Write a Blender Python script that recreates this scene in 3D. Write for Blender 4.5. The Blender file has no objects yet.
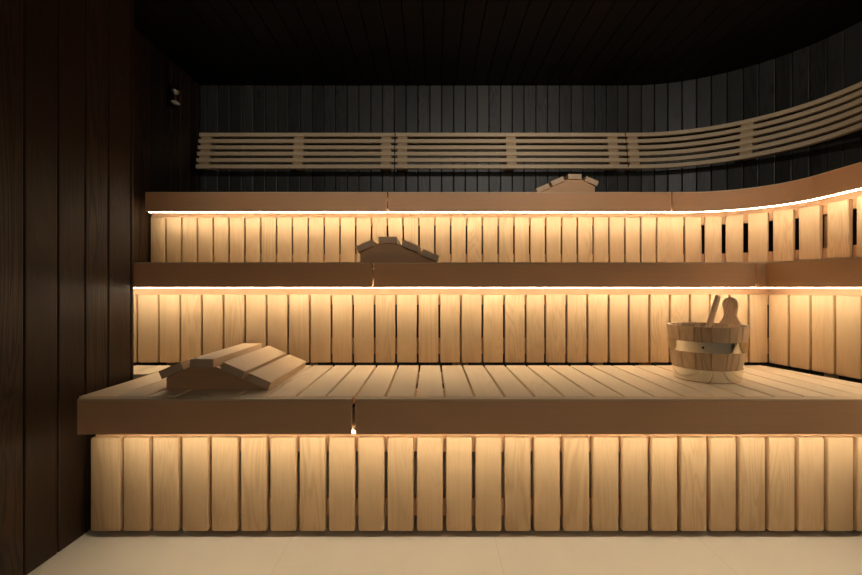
import bpy, bmesh, math, random
from mathutils import Matrix, Vector
random.seed(7)
SC = bpy.context.scene
COL = SC.collection
PI = math.pi

# ------------------------------------------------------------------ helpers
def obj(name, bm, m, parent=None, smooth=False):
    bmesh.ops.recalc_face_normals(bm, faces=bm.faces[:])
    me = bpy.data.meshes.new(name)
    bm.to_mesh(me); bm.free()
    if smooth:
        me.polygons.foreach_set('use_smooth', [True] * len(me.polygons))
        try: me.set_sharp_from_angle(angle=math.radians(38))
        except Exception: pass
    o = bpy.data.objects.new(name, me)
    me.materials.append(m)
    COL.objects.link(o)
    if parent: o.parent = parent
    return o

def tag(o, label, cat, group=None, kind=None):
    o['label'] = label; o['category'] = cat
    if group: o['group'] = group
    if kind: o['kind'] = kind
    return o

def thing(name, label, cat, loc=(0, 0, 0), group=None):
    o = bpy.data.objects.new(name, None); COL.objects.link(o)
    o.empty_display_size = 0.05
    o.location = loc
    return tag(o, label, cat, group)

def struct(name, bm, m):
    o = obj(name, bm, m); o['kind'] = 'structure'; return o

def box(bm, c, s, bev=0.0, ax=None, seg=2):
    """box centred at c, size s, axes ax (3 vectors)"""
    ax = ax or (Vector((1, 0, 0)), Vector((0, 1, 0)), Vector((0, 0, 1)))
    c = Vector(c); vs = []
    for k in (-.5, .5):
        for j in (-.5, .5):
            for i in (-.5, .5):
                vs.append(bm.verts.new(c + ax[0] * (i * s[0]) + ax[1] * (j * s[1]) + ax[2] * (k * s[2])))
    fs = [bm.faces.new([vs[i] for i in f]) for f in
          ((0, 1, 3, 2), (4, 6, 7, 5), (0, 4, 5, 1), (2, 3, 7, 6), (0, 2, 6, 4), (1, 5, 7, 3))]
    if bev:
        es = {e for f in fs for e in f.edges}
        bmesh.ops.bevel(bm, geom=list(es), offset=bev, segments=seg, affect='EDGES', profile=0.5)

def prism(bm, pts, z0, z1, bev=0.0):
    """vertical prism over a horizontal polygon"""
    a = [bm.verts.new((x, y, z0)) for x, y in pts]; b = [bm.verts.new((x, y, z1)) for x, y in pts]
    n = len(pts); fs = [bm.faces.new(a[::-1]), bm.faces.new(b)]
    for i in range(n): fs.append(bm.faces.new((a[i], a[(i + 1) % n], b[(i + 1) % n], b[i])))
    if bev:
        es = {e for f in fs for e in f.edges}
        bmesh.ops.bevel(bm, geom=list(es), offset=bev, segments=1, affect='EDGES')

def extrude_profile(bm, pts, y0, y1, bev=0.0):
    """polygon in x,z extruded along y"""
    a = [bm.verts.new((x, y0, z)) for x, z in pts]; b = [bm.verts.new((x, y1, z)) for x, z in pts]
    n = len(pts); fs = [bm.faces.new(a), bm.faces.new(b[::-1])]
    for i in range(n): fs.append(bm.faces.new((a[i], b[i], b[(i + 1) % n], a[(i + 1) % n])))
    if bev:
        es = {e for f in fs for e in f.edges}
        bmesh.ops.bevel(bm, geom=list(es), offset=bev, segments=2, affect='EDGES')

class Path:
    """polyline in plan; off>0 is away from the sitter (towards the wall)"""
    def __init__(s, pts):
        s.p = [Vector((x, y)) for x, y in pts]; s.s = [0.0]
        for a, b in zip(s.p, s.p[1:]): s.s.append(s.s[-1] + (b - a).length)
        s.L = s.s[-1]
    def at(s, d):
        d = max(0, min(s.L, d)); i = 0
        while i < len(s.p) - 2 and d > s.s[i + 1]: i += 1
        a, b = s.p[i], s.p[i + 1]; t = (b - a).normalized()
        return a + t * (d - s.s[i]), t, Vector((-t.y, t.x))

def bend(fx, fy, r, xs, ye, n=40):
    P = [(xs, fy), (fx - r, fy)]
    for i in range(1, n + 1):
        a = PI / 2 * (1 - i / n); P.append((fx - r + r * math.cos(a), fy - r + r * math.sin(a)))
    P.append((fx, ye)); return Path(P)

def sweep(bm, path, d0, d1, sec, step=0.05):
    """sweep closed section [(offset, z)] along path"""
    ds = [d0] + [d for d in path.s if d0 + 1e-4 < d < d1 - 1e-4] + [d1]
    rings = []
    for k, d in enumerate(ds):
        p, t, n = path.at(d)
        if d in path.s and 0 < path.s.index(d) < len(path.p) - 1:      # mitre
            _, t1, n1 = path.at(d - 1e-5); _, t2, n2 = path.at(d + 1e-5)
            m = (n1 + n2).normalized(); n = m / max(.3, m.dot(n1))
        rings.append([bm.verts.new((p.x + n.x * o, p.y + n.y * o, z)) for o, z in sec])
    m = len(sec)
    bm.faces.new(rings[0]); bm.faces.new(rings[-1][::-1])
    for a, b in zip(rings, rings[1:]):
        for i in range(m): bm.faces.new((a[i], b[i], b[(i + 1) % m], a[(i + 1) % m]))

def rect(o0, o1, z0, z1, c=0.0):
    if not c: return [(o0, z0), (o1, z0), (o1, z1), (o0, z1)]
    return [(o0, z0 + c), (o0 + c, z0), (o1 - c, z0), (o1, z0 + c), (o1, z1 - c), (o1 - c, z1), (o0 + c, z1), (o0, z1 - c)]

def board_on(bm, path, d0, d1, o0, o1, z0, z1, bev):
    """one straight vertical board whose ends lie at d0,d1 on the path"""
    a, _, _ = path.at(d0); b, _, _ = path.at(d1)
    t = (b - a).normalized(); n = Vector((-t.y, t.x)); c = (a + b) / 2 + n * (o0 + o1) / 2
    box(bm, (c.x, c.y, (z0 + z1) / 2), ((b - a).length, abs(o1 - o0), z1 - z0), bev,
        (Vector((t.x, t.y, 0)), Vector((n.x, n.y, 0)), Vector((0, 0, 1))))

def lathe(bm, prof, c, n=48):
    rings = []
    for r, z in prof:
        if r < 1e-5: rings.append([bm.verts.new((c[0], c[1], c[2] + z))])
        else: rings.append([bm.verts.new((c[0] + r * math.cos(2 * PI * i / n), c[1] + r * math.sin(2 * PI * i / n), c[2] + z)) for i in range(n)])
    for a, b in zip(rings, rings[1:]):
        for i in range(n):
            j = (i + 1) % n
            if len(a) == 1 and len(b) == 1: continue
            if len(a) == 1: bm.faces.new((a[0], b[j], b[i]))
            elif len(b) == 1: bm.faces.new((a[i], a[j], b[0]))
            else: bm.faces.new((a[i], a[j], b[j], b[i]))
    return rings

# ------------------------------------------------------------------ materials
def newmat(name):
    m = bpy.data.materials.new(name); m.use_nodes = True
    nt = m.node_tree; b = nt.nodes['Principled BSDF']; return m, nt, b
def N(nt, t, **k):
    n = nt.nodes.new(t)
    for a, v in k.items(): setattr(n, a, v)
    return n
def math_(nt, op, a, b=None):
    n = N(nt, 'ShaderNodeMath', operation=op)
    for i, v in enumerate((a, b)):
        if v is None: continue
        if isinstance(v, (int, float)): n.inputs[i].default_value = v
        else: nt.links.new(v, n.inputs[i])
    return n.outputs[0]

def wood(name, light, dark, axis, rough=0.55, ring=9.0, var=0.12, grain=0.5, knots=0.0, bump=0.08, spec=0.35, stretch=0.09):
    """plain-sawn board: distorted growth rings stretched along `axis`, every board (mesh island) its own piece"""
    m, nt, b = newmat(name); L = nt.links.new
    tc = N(nt, 'ShaderNodeTexCoord'); geo = N(nt, 'ShaderNodeNewGeometry')
    rnd = geo.outputs['Random Per Island']
    wn = N(nt, 'ShaderNodeTexWhiteNoise', noise_dimensions='1D'); L(rnd, wn.inputs['W'])
    off = N(nt, 'ShaderNodeVectorMath', operation='SCALE'); L(wn.outputs['Color'], off.inputs[0]); off.inputs['Scale'].default_value = 13.0
    add = N(nt, 'ShaderNodeVectorMath', operation='ADD'); L(tc.outputs['Object'], add.inputs[0]); L(off.outputs[0], add.inputs[1])
    mp = N(nt, 'ShaderNodeMapping'); L(add.outputs[0], mp.inputs['Vector'])
    sc = [1.0, 1.0, 1.0]; sc['XYZ'.index(axis)] = stretch; mp.inputs['Scale'].default_value = sc
    # large warp -> cathedral figures
    n1 = N(nt, 'ShaderNodeTexNoise'); n1.inputs['Scale'].default_value = 9.0; n1.inputs['Detail'].default_value = 3.0
    n1.inputs['Roughness'].default_value = .45; n1.inputs['Distortion'].default_value = 1.0
    L(mp.outputs[0], n1.inputs['Vector'])
    rings = math_(nt, 'MULTIPLY', n1.outputs['Fac'], ring * 6.28 * 1.6)
    s = math_(nt, 'SINE', rings); s = math_(nt, 'MULTIPLY_ADD', s, .5); nt.nodes[-1].inputs[2].default_value = .5
    s = math_(nt, 'POWER', s, 2.2)
    # fine fibre
    mp2 = N(nt, 'ShaderNodeMapping'); L(add.outputs[0], mp2.inputs['Vector'])
    sc2 = [160.0] * 3; sc2['XYZ'.index(axis)] = 4.0; mp2.inputs['Scale'].default_value = sc2
    n2 = N(nt, 'ShaderNodeTexNoise'); n2.inputs['Scale'].default_value = 1.0; n2.inputs['Detail'].default_value = 1.0
    L(mp2.outputs[0], n2.inputs['Vector'])
    # ring strength differs per board
    st = math_(nt, 'MULTIPLY', wn.outputs['Value'], wn.outputs['Value'])
    st = math_(nt, 'MULTIPLY_ADD', st, .85 * grain); nt.nodes[-1].inputs[2].default_value = .15 * grain
    g = math_(nt, 'MULTIPLY', s, st)
    f2 = math_(nt, 'SUBTRACT', n2.outputs['Fac'], .45); f2 = math_(nt, 'MULTIPLY', f2, .35 * grain)
    g = math_(nt, 'ADD', g, f2)
    if knots:
        vo = N(nt, 'ShaderNodeTexVoronoi'); vo.inputs['Scale'].default_value = 3.2
        mp3 = N(nt, 'ShaderNodeMapping'); L(add.outputs[0], mp3.inputs['Vector'])
        sc3 = [1.6] * 3; sc3['XYZ'.index(axis)] = .8; mp3.inputs['Scale'].default_value = sc3
        L(mp3.outputs[0], vo.inputs['Vector'])
        k = N(nt, 'ShaderNodeMapRange'); k.inputs['From Min'].default_value = .05; k.inputs['From Max'].default_value = .12
        k.inputs['To Min'].default_value = knots; k.inputs['To Max'].default_value = 0; L(vo.outputs['Distance'], k.inputs['Value'])
        g = math_(nt, 'ADD', g, k.outputs[0])
    mix = N(nt, 'ShaderNodeMix', data_type='RGBA'); mix.clamp_factor = True
    L(g, mix.inputs['Factor']); mix.inputs['A'].default_value = (*light, 1); mix.inputs['B'].default_value = (*dark, 1)
    hsv = N(nt, 'ShaderNodeHueSaturation'); L(mix.outputs['Result'], hsv.inputs['Color'])
    v = math_(nt, 'MULTIPLY_ADD', rnd, var); nt.nodes[-1].inputs[2].default_value = 1 - var / 2
    L(v, hsv.inputs['Value'])
    L(hsv.outputs[0], b.inputs['Base Color'])
    b.inputs['Roughness'].default_value = rough; b.inputs['Specular IOR Level'].default_value = spec
    bu = N(nt, 'ShaderNodeBump'); bu.inputs['Strength'].default_value = bump; bu.inputs['Distance'].default_value = .002
    L(g, bu.inputs['Height']); L(bu.outputs[0], b.inputs['Normal'])
    return m

LT = (0.70, 0.49, 0.29); DK = (0.48, 0.29, 0.15)
W_Z = wood('upright_wood', (.60, .41, .23), (.40, .24, .11), 'Z', grain=.5)
W_Y = wood('pale_seat_wood', (.85, .68, .47), (.63, .44, .26), 'Y', grain=.3)
W_X = wood('long_board_wood', (.72, .43, .235), (.51, .28, .135), 'X', grain=.35, stretch=.04)
W_P = wood('pale_nosing_wood', (.78, .59, .38), (.58, .39, .22), 'X', grain=.3, stretch=.04)
W_H = wood('headrest_wood', (.72, .52, .33), (.50, .33, .19), 'Y', grain=.4)
W_BK = wood('bucket_wood', (0.66, 0.46, 0.28), (0.40, 0.24, 0.125), 'Z', grain=.7, var=.3)
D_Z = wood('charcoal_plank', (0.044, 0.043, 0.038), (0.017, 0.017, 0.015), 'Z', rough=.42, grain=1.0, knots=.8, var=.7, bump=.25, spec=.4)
D_S = wood('brown_black_plank', (0.036, 0.019, 0.010), (0.007, 0.004, 0.0025), 'Z', rough=.46, grain=1.3, knots=1.0, var=.5, bump=.3, spec=.25)
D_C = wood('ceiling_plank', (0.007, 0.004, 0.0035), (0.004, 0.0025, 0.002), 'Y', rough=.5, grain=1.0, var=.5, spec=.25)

def plain(name, c, rough=.6, metal=0.0, spec=.4):
    m, nt, b = newmat(name)
    n = N(nt, 'ShaderNodeTexNoise'); n.inputs['Scale'].default_value = 30
    r = N(nt, 'ShaderNodeMapRange'); r.inputs['To Min'].default_value = max(0, rough - .04); r.inputs['To Max'].default_value = rough + .04
    nt.links.new(n.outputs['Fac'], r.inputs['Value']); nt.links.new(r.outputs[0], b.inputs['Roughness'])
    b.inputs['Base Color'].default_value = (*c, 1); b.inputs['Metallic'].default_value = metal
    b.inputs['Specular IOR Level'].default_value = spec
    return m
M_BACK = plain('wall_backing', (.004, .003, .003), .9)
M_STEEL = plain('polished_steel', (.80, .76, .66), .16, 1.0)
M_CHAN = plain('strip_channel', (.75, .73, .7), .4, 1.0)
M_BLACK = plain('dark_metal', (.02, .02, .02), .25, 1.0)
M_CHROME = plain('chrome', (.8, .8, .8), .1, 1.0)
M_PALE = plain('pale_plastic', (.7, .66, .58), .4)

def emit(name, c, s):
    m, nt, b = newmat(name)
    b.inputs['Base Color'].default_value = (.9, .88, .8, 1)
    b.inputs['Emission Color'].default_value = (*c, 1); b.inputs['Emission Strength'].default_value = s
    return m
LEDC = (1.0, 0.87, 0.645)
M_LED1 = emit('warm_led_diffuser', LEDC, 33)

def floormat():
    m, nt, b = newmat('pale_stone_tile'); L = nt.links.new
    tc = N(nt, 'ShaderNodeTexCoord'); mp = N(nt, 'ShaderNodeMapping'); L(tc.outputs['Object'], mp.inputs['Vector'])
    mp.inputs['Location'].default_value = (-.231 + .737 * 3, .55, 0)
    br = N(nt, 'ShaderNodeTexBrick'); br.offset = 0; L(mp.outputs[0], br.inputs['Vector'])
    br.inputs['Scale'].default_value = 1; br.inputs['Brick Width'].default_value = .737; br.inputs['Row Height'].default_value = 1.47
    br.inputs['Mortar Size'].default_value = .0012; br.inputs['Mortar Smooth'].default_value = 1.0
    no = N(nt, 'ShaderNodeTexNoise'); no.inputs['Scale'].default_value = 5; no.inputs['Detail'].default_value = 6
    cr = N(nt, 'ShaderNodeMix', data_type='RGBA'); L(no.outputs['Fac'], cr.inputs['Factor'])
    cr.inputs['A'].default_value = (.68, .61, .50, 1); cr.inputs['B'].default_value = (.75, .68, .57, 1)
    L(tc.outputs['Object'], no.inputs['Vector'])
    mx = N(nt, 'ShaderNodeMix', data_type='RGBA'); L(br.outputs['Fac'], mx.inputs['Factor'])
    L(cr.outputs['Result'], mx.inputs['A']); mx.inputs['B'].default_value = (.50, .43, .34, 1)
    L(mx.outputs['Result'], b.inputs['Base Color']); b.inputs['Roughness'].default_value = .45
    return m
M_FLOOR = floormat()

# ------------------------------------------------------------------ room
YF = -0.9            # front of the room; the opening behind the camera is added for light
ZC = 2.436
XL, YB, XR = -1.745, 3.566, 2.476
bm = bmesh.new(); box(bm, (.4, 1.2, -.05), (4.9, 5.1, .1)); struct('floor', bm, M_FLOOR)

WALL = bend(XR, YB, .99, XL, YF)
def plank_wall(name, path, d0, d1, pitch, m, z0=0, z1=ZC, start=0.0, jit=0.0, back=True):
    bm = bmesh.new(); d = d0 + start
    if start > .01: board_on(bm, path, d0, d - .003, 0, .018, z0, z1, .0045)
    while d < d1 - .01:
        w = pitch * (1 + random.uniform(-jit, jit)); e = min(d + w, d1)
        board_on(bm, path, d, e - .003, 0, .018, z0, z1, .0045)
        d = e
    o = struct(name, bm, m)
    if back:
        b2 = bmesh.new(); sweep(b2, path, d0, d1, rect(.019, .06, z0, z1))
        q = obj('backing', b2, M_BACK, o)
    return o
plank_wall('wall_back', WALL, 0, 3.235, .0893, D_Z, start=.05, jit=.02)
plank_wall('wall_right', WALL, 3.238, WALL.L - .2, .094, D_Z, jit=.05)
LEFT = Path([(XL, 1.0), (XL, YB + .07)])
plank_wall('wall_left', LEFT, 0, LEFT.L, .115, D_S, start=.106)
# near partition on the left: planked face towards the benches, planked end
XP = -1.272
bm = bmesh.new()
ys = [2.004, 1.863, 1.739, 1.613, 1.479]
while ys[-1] > YF: ys.append(ys[-1] - .132)
PART = Path([(XP, YF - .2), (XP, 2.02)])
for b, a in zip(ys, ys[1:]):
    board_on(bm, PART, a - YF + .2, b - YF + .2 - .004, 0, .02, 0, ZC, .005)
box(bm, (XP - .069, 2.0135, ZC / 2), (.138, .015, ZC), .003)
pw = struct('wall_partition', bm, D_S)
bm = bmesh.new(); box(bm, (XP - .081, (2.0 + YF) / 2, ZC / 2), (.115, 2.0 - YF - .005, ZC)); obj('backing', bm, M_BACK, pw)
# wall behind the viewer; its high opening is added to let in fill light
WX0, WX1, WZ0, WZ1 = -.1, 2.40, 1.35, 2.38
bm = bmesh.new()
x = -2.0
while x < 2.75:
    lo = x + .06 > WX0 and x + .06 < WX1
    for z0, z1 in (((0, WZ0), (WZ1, ZC)) if lo else ((0, ZC),)):
        box(bm, (x + .06, YF - .21, (z0 + z1) / 2), (.119, .018, z1 - z0), .002)
    x += .12
fw = struct('wall_front', bm, D_S)
bm = bmesh.new()
for X0, X1, z0, z1 in ((-2.0, WX0 - .03, 0, ZC), (WX1, 2.8, 0, ZC), (WX0 - .03, WX1, 0, WZ0), (WX0 - .03, WX1, WZ1, ZC)):
    box(bm, ((X0 + X1) / 2, YF - .25, (z0 + z1) / 2), (X1 - X0, .05, z1 - z0))
obj('backing', bm, M_BACK, fw)
# ceiling boards run front to back
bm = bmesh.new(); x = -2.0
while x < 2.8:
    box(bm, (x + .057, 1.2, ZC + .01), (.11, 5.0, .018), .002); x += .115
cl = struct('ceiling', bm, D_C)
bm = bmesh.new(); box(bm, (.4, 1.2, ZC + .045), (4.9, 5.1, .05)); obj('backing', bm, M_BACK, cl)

# ------------------------------------------------------------------ benches
FT = .020      # fascia thickness
# tier data: front edge path
F1 = Path([(-1.177, 1.57), (1.80, 1.57)])
F2 = Path([(XL + .005, 2.14), (1.519, 2.14), (1.679, .999)])
F3 = bend(1.933, 2.79, .417, -1.690, .6)
R1 = Path([(-1.240, 1.707), (1.80, 1.707)])
R2 = Path([(XL + .005, 2.26), (1.614, 2.26), (1.799, 1.141)])
R3 = bend(2.043, 2.91, .497, XL + .003, .6)

def nosed(zb, zt):
    c = .002
    zt -= .006
    return [(0, zb + c), (c, zb), (FT, zb), (FT, zt - .020), (.036, zt - .020), (.036, zt), (0, zt)]

def edge_quads(bm, F, f0, f1, B, b0, b1, off_f, off_b, n, gap, z0, z1, bev=.002):
    for k in range(n):
        u0, u1 = k / n, (k + 1) / n
        fa, _, nf = F.at(f0 + (f1 - f0) * u0); fb, _, nf2 = F.at(f0 + (f1 - f0) * u1)
        ba, _, nb = B.at(b0 + (b1 - b0) * u0); bb, _, nb2 = B.at(b0 + (b1 - b0) * u1)
        fa = fa + nf * off_f; fb = fb + nf2 * off_f; ba = ba + nb * off_b; bb = bb + nb2 * off_b
        tf = (fb - fa).normalized() * gap / 2
        tb = (bb - ba).normalized() * gap / 2 if (bb - ba).length > gap else Vector((0, 0))
        prism(bm, [tuple(fa + tf), tuple(fb - tf), tuple(bb - tb), tuple(ba + tb)], z0, z1, bev)

def straight_deck(bm, edges, y0, y1f, z, t=.026, gap=.008):
    for a, b in edges:
        a += gap / 2; b -= gap / 2; ya, yb = y1f(a), y1f(b)
        if ya - y0 < .06: continue
        prism(bm, [(a, y0), (b, y0), (b, max(yb, y0 + .02)), (a, ya)], z - t, z, .0022)

def light_strip(label, path, d0, d1, zb, o=FT + .001):
    """aluminium channel screwed behind the fascia, opal diffuser facing down and back"""
    p, _, _ = path.at((d0 + d1) / 2)
    t = thing('light_strip', label, 'light', (p.x, p.y, zb), 'warm light strips under the benches')
    off = Vector((-p.x, -p.y, -zb))
    bm = bmesh.new(); sweep(bm, path, d0, d1, [(o, zb + .006), (o + .0135, zb + .006), (o + .0135, zb + .004), (o + .016, zb + .004), (o + .016, zb + .018), (o, zb + .018)])
    for v in bm.verts: v.co += off
    obj('channel', bm, M_CHAN, t)
    bm = bmesh.new(); sweep(bm, path, d0, d1, rect(o, o + .013, zb - .0030, zb + .0055, .0014))
    for v in bm.verts: v.co += off
    d = obj('diffuser', bm, M_LED1, t, smooth=True); d['label'] = 'glowing warm white diffuser'
    return t

def module(label, loc, group):
    return thing('sauna_bench', label, 'bench', loc, group)
def local(bm, loc):
    for v in bm.verts: v.co -= Vector(loc)
    return bm

# ---- lowest bench -------------------------------------------------
Z1T, Z1B = .5355, .4177
J1 = -.2587
def back1(x): return 2.255 if x < 1.605 else 2.255 - (x - 1.600) * 6.05
def bench1(x0, x1, xs, label):
    loc = ((x0 + x1) / 2, 1.57, Z1B); t = module(label, loc, 'pale wooden benches in three tiers')
    bm = bmesh.new(); sweep(bm, F1, x0 + 1.177, x1 + 1.177, nosed(Z1B, Z1T)); obj('fascia', local(bm, loc), W_X, t)
    bm = bmesh.new(); sweep(bm, F1, x0 + 1.177, x1 + 1.177, rect(.0004, .0358, Z1T - .0058, Z1T, .0012)); obj('nosing', local(bm, loc), W_P, t)
    bm = bmesh.new(); straight_deck(bm, list(zip(xs, xs[1:])), 1.57 + .0395, back1, Z1T); obj('seat_slats', local(bm, loc), W_Y, t)
    bm = bmesh.new()
    for y in (1.84, 2.19): box(bm, ((x0 + x1) / 2, y, Z1T - .0475), (x1 - x0 - .03, .045, .043), .002)
    obj('cross_rail', local(bm, loc), W_X, t)
xs = [J1 - k * .1021 for k in range(10)][::-1]; xs[0] = -1.206
bench1(-1.177, J1 - .006, xs, 'lowest bench, left section, carrying the near wooden headrest')
xs = [J1 + k * .1021 for k in range(20)]
bench1(J1 + .006, 1.70, xs, 'lowest bench, long right section, carrying the wooden bucket')
# slats of the low bench that carry on behind the partition belong to the left section's neighbour by the wall
loc = (-1.45, 2.14, Z1T); t = module('short low bench end tucked behind the dark partition', loc, 'pale wooden benches in three tiers')
bm = bmesh.new(); straight_deck(bm, [(-1.740, -1.618), (-1.618, -1.515), (-1.515, -1.412), (-1.412, -1.309), (-1.309, -1.207)], 2.026, back1, Z1T)
obj('seat_slats', local(bm, loc), W_Y, t)
bm = bmesh.new()
for y in (2.06, 2.20): box(bm, (-1.47, y, Z1T - .0475), (.5, .045, .043), .002)
obj('cross_rail', local(bm, loc), W_X, t)

# ---- middle bench -------------------------------------------------
Z2T, Z2B = 1.022, .907
J2 = (-.263, 1.473)
def fz(d0, d1, F, zb, zt):
    bm = bmesh.new(); sweep(bm, F, d0, d1, nosed(zb, zt)); return bm
def fasc(d0, d1, F, zb, zt, loc, t):
    obj('fascia', local(fz(d0, d1, F, zb, zt), loc), W_X, t)
    bm = bmesh.new(); sweep(bm, F, d0, d1, rect(.0004, .0358, zt - .0058, zt, .0012)); obj('nosing', local(bm, loc), W_P, t)
def bench2(x0, x1, label):
    loc = ((x0 + x1) / 2, 2.14, Z2B); t = module(label, loc, 'pale wooden benches in three tiers')
    fasc(x0 - F2.p[0].x, x1 - F2.p[0].x, F2, Z2B, Z2T, loc, t)
    n = round((x1 - x0) / .1054); xs = [x0 + (x1 - x0) * k / n for k in range(n + 1)]
    bm = bmesh.new(); straight_deck(bm, list(zip(xs, xs[1:])), 2.14 + .0395, lambda x: 2.905, Z2T); obj('seat_slats', local(bm, loc), W_Y, t)
    bm = bmesh.new()
    for y in (2.50, 2.85): box(bm, ((x0 + x1) / 2, y, Z2T - .0475), (x1 - x0 - .03, .045, .043), .002)
    obj('cross_rail', local(bm, loc), W_X, t)
bench2(XL + .006, J2[0] - .0045, 'middle bench, left section, running behind the dark partition')
bench2(J2[0] + .0045, J2[1] - .004, 'middle bench, long centre section under a wooden headrest')
loc = (1.75, 1.9, Z2B); t = module('middle bench corner section turning towards the viewer at right', loc, 'pale wooden benches in three tiers')
fasc(J2[1] + .004 - F2.p[0].x, F2.L, F2, Z2B, Z2T, loc, t)
bm = bmesh.new(); y = 2.895
for y0, y1 in [(1.04 + .1035 * k, 1.04 + .1035 * (k + 1)) for k in range(18)]:
    ym = (y0 + y1) / 2
    xf = 1.519 + (2.14 - ym) * .14 + .046 if ym < 2.08 else (1.56 if ym < 2.24 else 1.479)
    if ym < 2.40: xb = 2.033
    else: xb = 1.546 + math.sqrt(max(0, .485 ** 2 - (ym + .03 - 2.413) ** 2))
    if xb - xf > .08: box(bm, ((xf + xb) / 2, ym, Z2T - .013), (xb - xf, .0955, .026), .0022)
obj('seat_slats', local(bm, loc), W_X, t)
bm = bmesh.new()
for x in (1.90, 1.98): box(bm, (x, 1.85, Z2T - .0475), (.045, 1.5, .043), .002)
obj('cross_rail', local(bm, loc), W_Y, t)

# ---- top bench ----------------------------------------------------
Z3T, Z3B = 1.472, 1.3576
J3 = (-.2568, 1.4244)
def bench3(d0, d1, b0, b1, label, n):
    p, _, _ = F3.at((d0 + d1) / 2); loc = (p.x, p.y, Z3B); t = module(label, loc, 'pale wooden benches in three tiers')
    fasc(d0, d1, F3, Z3B, Z3T, loc, t)
    bm = bmesh.new(); edge_quads(bm, F3, d0, d1, WALL, b0, b1, .0395, -.006, n, .008, Z3T - .026, Z3T)
    obj('seat_slats', local(bm, loc), W_Y, t)
    bm = bmesh.new(); sweep(bm, F3, d0 + .02, d1 - .02, rect(.24, .285, Z3T - .069, Z3T - .026)); obj('cross_rail', local(bm, loc), W_X, t)
x0 = F3.p[0].x
bench3(.001, J3[0] - .0045 - x0, .006, J3[0] - .0045 - XL, 'top bench, left section, against the black wall', 14)
bench3(J3[0] + .0045 - x0, J3[1] - .0045 - x0, J3[0] + .0045 - XL, J3[1] - .0045 - XL, 'top bench, straight centre section under the small far headrest', 16)
bench3(J3[1] + .0045 - x0, F3.L, J3[1] + .0045 - XL, WALL.L - 1.9, 'top bench section curving round to the right', 26)

# ---- light strips -------------------------------------------------
light_strip('hidden warm light strip under the lowest bench, left section', F1, .02, J1 - .006 + 1.177, Z1B)
light_strip('hidden warm light strip under the lowest bench, right section', F1, J1 + .001 + 1.177, F1.L - .12, Z1B)
a = F2.p[0].x
light_strip('glowing line under the middle bench, left of its joint', F2, .01, J2[0] - .008 - a, Z2B)
light_strip('glowing line under the long centre of the middle bench', F2, J2[0] + .002 - a, J2[1] - .006 - a, Z2B)
light_strip('glowing line under the right wing of the middle bench', F2, J2[1] + .002 - a, F2.L - .02, Z2B)
light_strip('glowing line under the left section of the top bench', F3, .01, J3[0] - .008 - x0, Z3B)
light_strip('glowing line under the straight centre of the top bench', F3, J3[0] + .002 - x0, J3[1] - .006 - x0, Z3B)
light_strip('curved glowing line under the right part of the top bench', F3, J3[1] + .002 - x0, F3.L - .02, Z3B)

# ---- slatted risers -----------------------------------------------
def riser(label, path, spans, z0, z1, rails, posts, zp0, zp1, thick=.030, bev=.004):
    p, _, _ = path.at(path.L * .45); loc = (p.x, p.y, 0)
    t = thing('riser_panel', label, 'riser panel', loc, 'slatted risers below the benches')
    bm = bmesh.new()
    for a, b in spans: board_on(bm, path, a, b, 0, thick, z0, z1, bev)
    obj('slats', local(bm, loc), W_Z, t, smooth=True)
    for ra, rb in rails:
        bm = bmesh.new(); sweep(bm, path, .004, path.L - .004, rect(thick + .0005, thick + .028, ra, rb)); obj('rail', local(bm, loc), W_X, t)
    for d in posts:
        bm = bmesh.new(); board_on(bm, path, d - .022, d + .022, thick + .029, thick + .072, zp0, zp1, .002); obj('post', local(bm, loc), W_Z, t)
G = .012
sp = [(0.006, 1.240 - 1.127 - .0)]
sp[0] = (.006, 1.240 - 1.124)
k0 = 1.240 - .264
sp += [(k0 + k * .1063, k0 + (k + 1) * .1063 - G) for k in range(-8, 19)]
riser('front riser of upright pale slats beneath the lowest bench, above the floor', R1, [s for s in sp if s[1] < R1.L], .023, .364,
      [(.302, .396), (.066, .131)], [.08, .9, 1.75, 2.6, 2.95], .0, Z1T - .028, .032, .008)
a = R2.p[0].x; sp = []
lefts = [-.2663 + .1035 * k for k in range(-14, 8)] + [.552, .654, .7546, .8566, .953, 1.0515, 1.149, 1.245, 1.341, 1.434, 1.527, 1.6145]
for q, e in zip(lefts, lefts[1:]): sp.append((max(q - a, .004), e - a - (.009 if e < 1.6 else .0012)))
dc = R2.s[1]
for q in [.002] + [.1115 + .1045 * k for k in range(9)]: sp.append((dc + q, dc + (q + .0948 if q > .01 else .102)))
sp = [x for x in sp if x[1] > x[0] + .02]
riser('middle riser of upright pale slats between the low and middle benches', R2, sp, .5468, .8741,
      [(.824, .945), (.585, .660)], [.1, 1.0, 1.9, 2.8, 3.25, 4.3], .0, Z2T - .028, .03, .005)
a = R3.p[0].x; k0 = -.2645 - a; d = k0 - .0977 * 16; sp = []
while d < 1.46 - a:
    if d + .088 > .03: sp.append((max(d, .004), d + .0977 - .0095))
    d += .0977
for s, w in ((1.502, .085), (1.599, .093), (1.713, .091), (1.824, .091), (1.939, .099), (2.063, .103), (2.194, .112), (2.350, .125), (2.52, .12), (2.68, .12), (2.84, .12), (3.0, .12), (3.16, .12)):
    sp.append((s * .981 - a, (s + w) * .981 - a))
riser('top riser of upright pale slats curving away at right below the top bench', R3, sp, 1.030, 1.3416,
      [(1.293, 1.400), (1.05, 1.115)], [.1, 1.0, 1.9, 2.8, 3.4, 4.0], .0, Z3T - .028, .026, .005)

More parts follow.
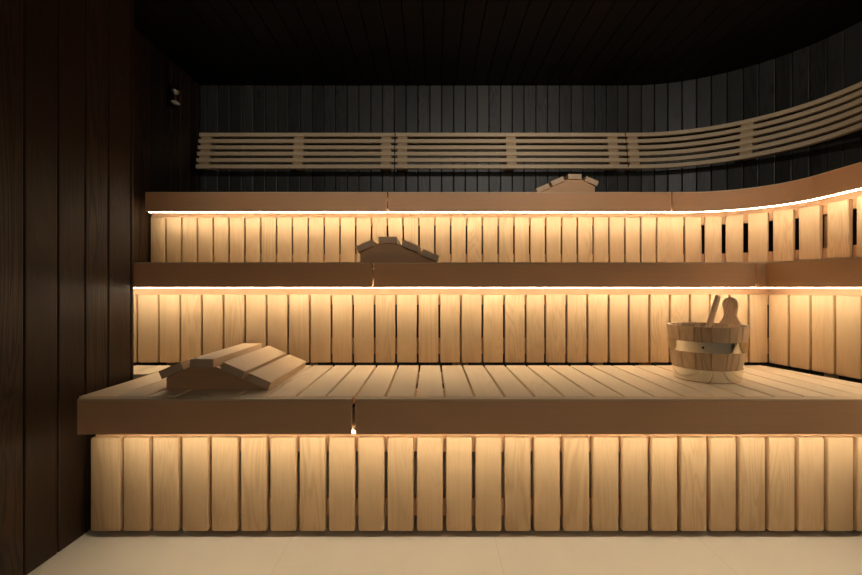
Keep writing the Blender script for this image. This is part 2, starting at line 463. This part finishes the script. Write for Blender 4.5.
# ------------------------------------------------------------------ backrests
BR = bend(2.38, 3.48, .88, -1.71, 1.0)
def backrest(d0, d1, mids, label):
    p, _, _ = BR.at((d0 + d1) / 2); loc = (p.x, p.y, 1.74)
    t = thing('backrest_rail', label, 'backrest', loc, 'slatted backrests along the black wall')
    for k in range(6):
        z = 2.035 - .0495 * k; o = -.010 * k
        bm = bmesh.new(); e = .004 * k if d0 < .01 else 0
        sweep(bm, BR, d0, d1, rect(o, o + .034, z - .0142, z + .0142, .003)); obj('slat', local(bm, loc), W_P, t)
    for m in mids:
        bm = bmesh.new()
        p, tt, nn = BR.at(m); T = Vector((tt.x, tt.y, 0)); Nn = Vector((nn.x, nn.y, 0))
        ring = []
        for s in (-.036, .036):
            r = [bm.verts.new(Vector((p.x, p.y, z)) + T * s + Nn * o) for o, z in ((.036, 2.045), (.036 - .046, 1.79), (.084, 1.79), (.084, 2.045))]
            ring.append(r)
        bm.faces.new(ring[0]); bm.faces.new(ring[1][::-1])
        for i in range(4): bm.faces.new((ring[0][i], ring[1][i], ring[1][(i + 1) % 4], ring[0][(i + 1) % 4]))
        # blocks filling the gaps between the slats
        for k in range(5):
            z = 2.035 - .0495 * (k + .5); o = -.010 * (k + .5)
            c = Vector((p.x, p.y, z)) + Nn * (o + .024)
            box(bm, c, (.072, .024, .0205), 0, (T, Nn, Vector((0, 0, 1))))
        obj('batten', local(bm, loc), W_Z, t)
xb = -1.71
backrest(0, -.269 - xb, [.05, .735, 1.38], 'slatted backrest rail on the left stretch of the black wall')
backrest(-.261 - xb, 1.430 - xb, [1.50, 2.30, 3.05], 'slatted backrest rail in the middle stretch of the black wall')
backrest(1.438 - xb, BR.L - .6, [3.20, 3.93, 4.7], 'slatted backrest rail bending with the curved wall')

# ------------------------------------------------------------------ headrests
def headrest(label, loc, sx=.969, sz=.969, mirror=False, ln=.485, rz=0.0):
    t = thing('wooden_headrest', label, 'headrest', loc, 'wooden headrests left on the benches')
    t.rotation_euler.z = rz
    mx = -1 if mirror else 1
    # roof-shaped end boards (support ribs)
    prof = [(-.138, 0), (-.138, .044), (-.048, .0855), (.048, .0855), (.236, .0055), (.236, 0)]
    for y in (.012, ln - .04):
        bm = bmesh.new(); extrude_profile(bm, [(x * sx * mx, z * sz) for x, z in prof], y, y + .026, .001)
        obj('end_board', bm, W_X, t)
    th = .031
    for cx, cz, a in ((-.1138, .0736, 23), (0, .1005, 0), (.1150, .0731, -23), (.212, .0320, -23)):
        # each slat lies on the roof line
        a = math.radians(a) * mx; ca, sa = math.cos(a), math.sin(a)
        bm = bmesh.new()
        box(bm, (cx * sx * mx, ln / 2, cz * sz), (.090 * sx, ln, th), .0022, (Vector((ca, 0, sa)), Vector((0, 1, 0)), Vector((-sa, 0, ca))))
        obj('slat', bm, W_H, t)
    return t
headrest('large near wooden headrest of four slats on the lowest bench', (-.828, 1.703, Z1T + .0005))
headrest('wooden headrest seen end-on at the joint of the middle bench', (-.2005, 2.18, Z2T + .0005), .925, 1.04)
headrest('small far wooden headrest on the top bench before the black wall', (.866, 2.84, Z3T + .0005), .90, 1.02, mirror=True)

# ------------------------------------------------------------------ bucket and ladle
BC = (1.128, 1.932, Z1T + .0005)
t = thing('wooden_bucket', 'round stave bucket with two steel hoops at right on the lowest bench', 'bucket', BC)
bm = bmesh.new(); ns = 15; H = .219
def rad(z): return .118 + .031 * z / H
for k in range(ns):
    a0 = 2 * PI * (k + .02) / ns + .12; a1 = 2 * PI * (k + .98) / ns + .12
    P = []
    for z in (0.0, H):
        for r in (rad(z) - .016, rad(z)):
            P.append([bm.verts.new((r * math.cos(a), r * math.sin(a), z)) for a in [a0 + (a1 - a0) * i / 5 for i in range(6)]])
    ib, ob, it, ot = P
    for i in range(5):
        bm.faces.new((ob[i], ob[i + 1], ot[i + 1], ot[i])); bm.faces.new((ib[i + 1], ib[i], it[i], it[i + 1]))
        bm.faces.new((it[i], ot[i], ot[i + 1], it[i + 1])); bm.faces.new((ib[i + 1], ob[i + 1], ob[i], ib[i]))
    bm.faces.new((ib[0], ob[0], ot[0], it[0])); bm.faces.new((ib[5], it[5], ot[5], ob[5]))
obj('staves', bm, W_BK, t, smooth=True)
bm = bmesh.new(); lathe(bm, [(0, .012), (rad(.012) - .017, .012), (rad(.026) - .017, .026), (0, .026)], (0, 0, 0)); obj('bucket_base', bm, W_BK, t)
def hoop(z0, z1):
    bm = bmesh.new(); n = 64
    pr = [(rad(z0) + .0005, z0), (rad(z0) + .003, z0), (rad(z1) + .003, z1), (rad(z1) + .0005, z1)]
    pr.append(pr[0]); lathe(bm, pr, (0, 0, 0), n)
    bmesh.ops.remove_doubles(bm, verts=bm.verts[:], dist=1e-5)
    h = obj('hoop', bm, M_STEEL, t, smooth=True); h['label'] = 'polished steel hoop'
    return h
h1 = hoop(.118, .160); hoop(.003, .050)
bm = bmesh.new()
a = math.radians(-125); r = rad(.139) + .003
bmesh.ops.create_uvsphere(bm, u_segments=10, v_segments=6, radius=.0045, matrix=Matrix.Translation((r * math.cos(a), r * math.sin(a), .139)))
rv = obj('rivet', bm, M_BLACK, h1)
# lug handle: taller stave with a rounded, waisted head
a = math.radians(22); rr = rad(H) - .008
T = Vector((-math.sin(a), math.cos(a), 0)); Rr = Vector((math.cos(a), math.sin(a), 0))
half = [(.050, .0), (.045, .010), (.035, .019), (.025, .031), (.0205, .045), (.023, .058), (.029, .070), (.032, .082), (.031, .094), (.025, .106), (.014, .1145), (0, .117)]
out = [(x, z) for x, z in half] + [(-x, z) for x, z in half[::-1][1:]]
bm = bmesh.new(); c = Rr * rr + Vector((0, 0, H - .006))
fa = [bm.verts.new(c + T * x + Vector((0, 0, z)) - Rr * .008) for x, z in out]
fb = [bm.verts.new(c + T * x + Vector((0, 0, z)) + Rr * .008) for x, z in out]
f1 = bm.faces.new(fa); f2 = bm.faces.new(fb[::-1])
for i in range(len(out)): bm.faces.new((fa[i], fb[i], fb[(i + 1) % len(out)], fa[(i + 1) % len(out)]))
bmesh.ops.bevel(bm, geom=list(set(f1.edges) | set(f2.edges)), offset=.002, segments=2, affect='EDGES')
obj('lug_handle', bm, W_BK, t, smooth=True)

# ladle leaning in the bucket
LB = Vector((BC[0] + .005, BC[1] + .01, Z1T + .065))
t = thing('ladle', 'wooden ladle with its straight handle sticking out of the bucket', 'ladle', tuple(LB))
bm = bmesh.new(); lathe(bm, [(0, -.035), (.022, -.032), (.036, -.018), (.041, .004), (.038, .004), (.032, -.014), (.018, -.026), (0, -.028)], (0, 0, 0), 28); obj('bowl', bm, W_BK, t, smooth=True)
bm = bmesh.new()
p0 = Vector((-.038, .0, -.002)); p1 = Vector((BC[0] + .066, BC[1] + .03, .872)) - LB
# handle: tapered rounded bar
d = (p1 - p0).normalized(); u = d.cross(Vector((0, 1, 0))).normalized(); w = d.cross(u)
rg = []
for f, r in ((0, .008), (.3, .0095), (.7, .0118), (.97, .0125), (1.0, .0105)):
    c = p0.lerp(p1, f); rg.append([bm.verts.new(c + u * r * math.cos(2 * PI * i / 12) + w * r * .75 * math.sin(2 * PI * i / 12)) for i in range(12)])
bm.faces.new(rg[0]); bm.faces.new(rg[-1][::-1])
for A, B in zip(rg, rg[1:]):
    for i in range(12): bm.faces.new((A[i], B[i], B[(i + 1) % 12], A[(i + 1) % 12]))
obj('handle', bm, W_BK, t, smooth=True)

# ------------------------------------------------------------------ wall fitting on the dark left wall
t = thing('wall_fitting', 'small round dark metal fitting with a pale oval tip high on left wall', 'wall fitting', (XL, 3.15, 2.185))
bm = bmesh.new(); box(bm, (.0045, 0, .0), (.009, .075, .15), .003); obj('mounting_plate', bm, M_BLACK, t)
bm = bmesh.new(); bmesh.ops.create_uvsphere(bm, u_segments=20, v_segments=12, radius=.030, matrix=Matrix.Translation((.036, 0, .035))); obj('round_body', bm, M_CHROME, t, smooth=True)
bm = bmesh.new(); bmesh.ops.create_cone(bm, cap_ends=True, segments=14, radius1=.012, radius2=.007, depth=.05, matrix=Matrix.Translation((.036, 0, -.012))); obj('neck', bm, M_CHROME, t, smooth=True)
bm = bmesh.new(); bmesh.ops.create_uvsphere(bm, u_segments=18, v_segments=10, radius=.024, matrix=Matrix.Translation((.04, 0, -.045)) @ Matrix.Rotation(math.radians(20), 4, 'Y') @ Matrix.Diagonal((1.25, 1.0, .55, 1)))
o = obj('tip', bm, M_PALE, t, smooth=True); o['label'] = 'pale oval tip'

# ------------------------------------------------------------------ two added, unseen ceiling spotlights that brighten the upper wall
M_FILL_LENS = emit('added_spot_lens', (1.0, .93, .82), 6)
for x, y, aim, pw, where in ((.05, .42, (-.25, 3.5, 2.03), 52, 'aimed at the left half of the back wall'), (1.0, .35, (1.55, 3.2, 2.03), 52, 'aimed at the curved right wall')):
    P = Vector((x, y, ZC - .045)); D = (Vector(aim) - P).normalized()
    t = thing('added_spotlight', 'added, unseen ceiling spotlight ' + where, 'light', (x, y, ZC))
    bm = bmesh.new(); lathe(bm, [(0, .0), (.030, .0), (.030, -.008), (.010, -.010), (.010, -.03), (0, -.03)], (0, 0, 0), 24); obj('mount', bm, M_BLACK, t)
    q = D.to_track_quat('Z', 'Y').to_matrix().to_4x4()
    bm = bmesh.new(); lathe(bm, [(0, -.04), (.026, -.04), (.030, .02), (.027, .02), (.024, .008), (0, .008)], (0, 0, 0), 24)
    bm.transform(Matrix.Translation((0, 0, -.045)) @ q); obj('shade', bm, M_BLACK, t, smooth=True)
    bm = bmesh.new(); lathe(bm, [(0, .009), (.0235, .009), (.0235, .013), (0, .013)], (0, 0, 0), 24)
    bm.transform(Matrix.Translation((0, 0, -.045)) @ q); obj('lens', bm, M_FILL_LENS, t)
    ld = bpy.data.lights.new('fill_beam', 'SPOT'); ld.energy = pw; ld.color = (1.0, .93, .84); ld.shadow_soft_size = .03
    ld.spot_size = math.radians(68); ld.spot_blend = .75
    lo = bpy.data.objects.new('fill_beam', ld); COL.objects.link(lo); lo.location = P + D * .03
    lo.rotation_euler = D.to_track_quat('-Z', 'Y').to_euler()

# ------------------------------------------------------------------ light and camera
w = bpy.data.worlds.new('ambient_fill'); SC.world = w; w.use_nodes = True  # ambient fill entering through the added opening behind the camera
bg = w.node_tree.nodes['Background']; bg.inputs['Color'].default_value = (1.0, .90, .77, 1); bg.inputs['Strength'].default_value = 1.0
cam = bpy.data.cameras.new('camera'); co = bpy.data.objects.new('camera', cam); COL.objects.link(co)
cam.sensor_width = 36; cam.lens = 472 / 862 * 36; cam.clip_start = .02
co.location = (0, 0, .907); co.rotation_euler = (PI / 2, 0, 0)
SC.camera = co
SC.view_settings.view_transform = 'Standard'; SC.view_settings.look = 'None'
SC.view_settings.exposure = 0.0; SC.view_settings.gamma = 1.0
SC.view_settings.use_curve_mapping = False
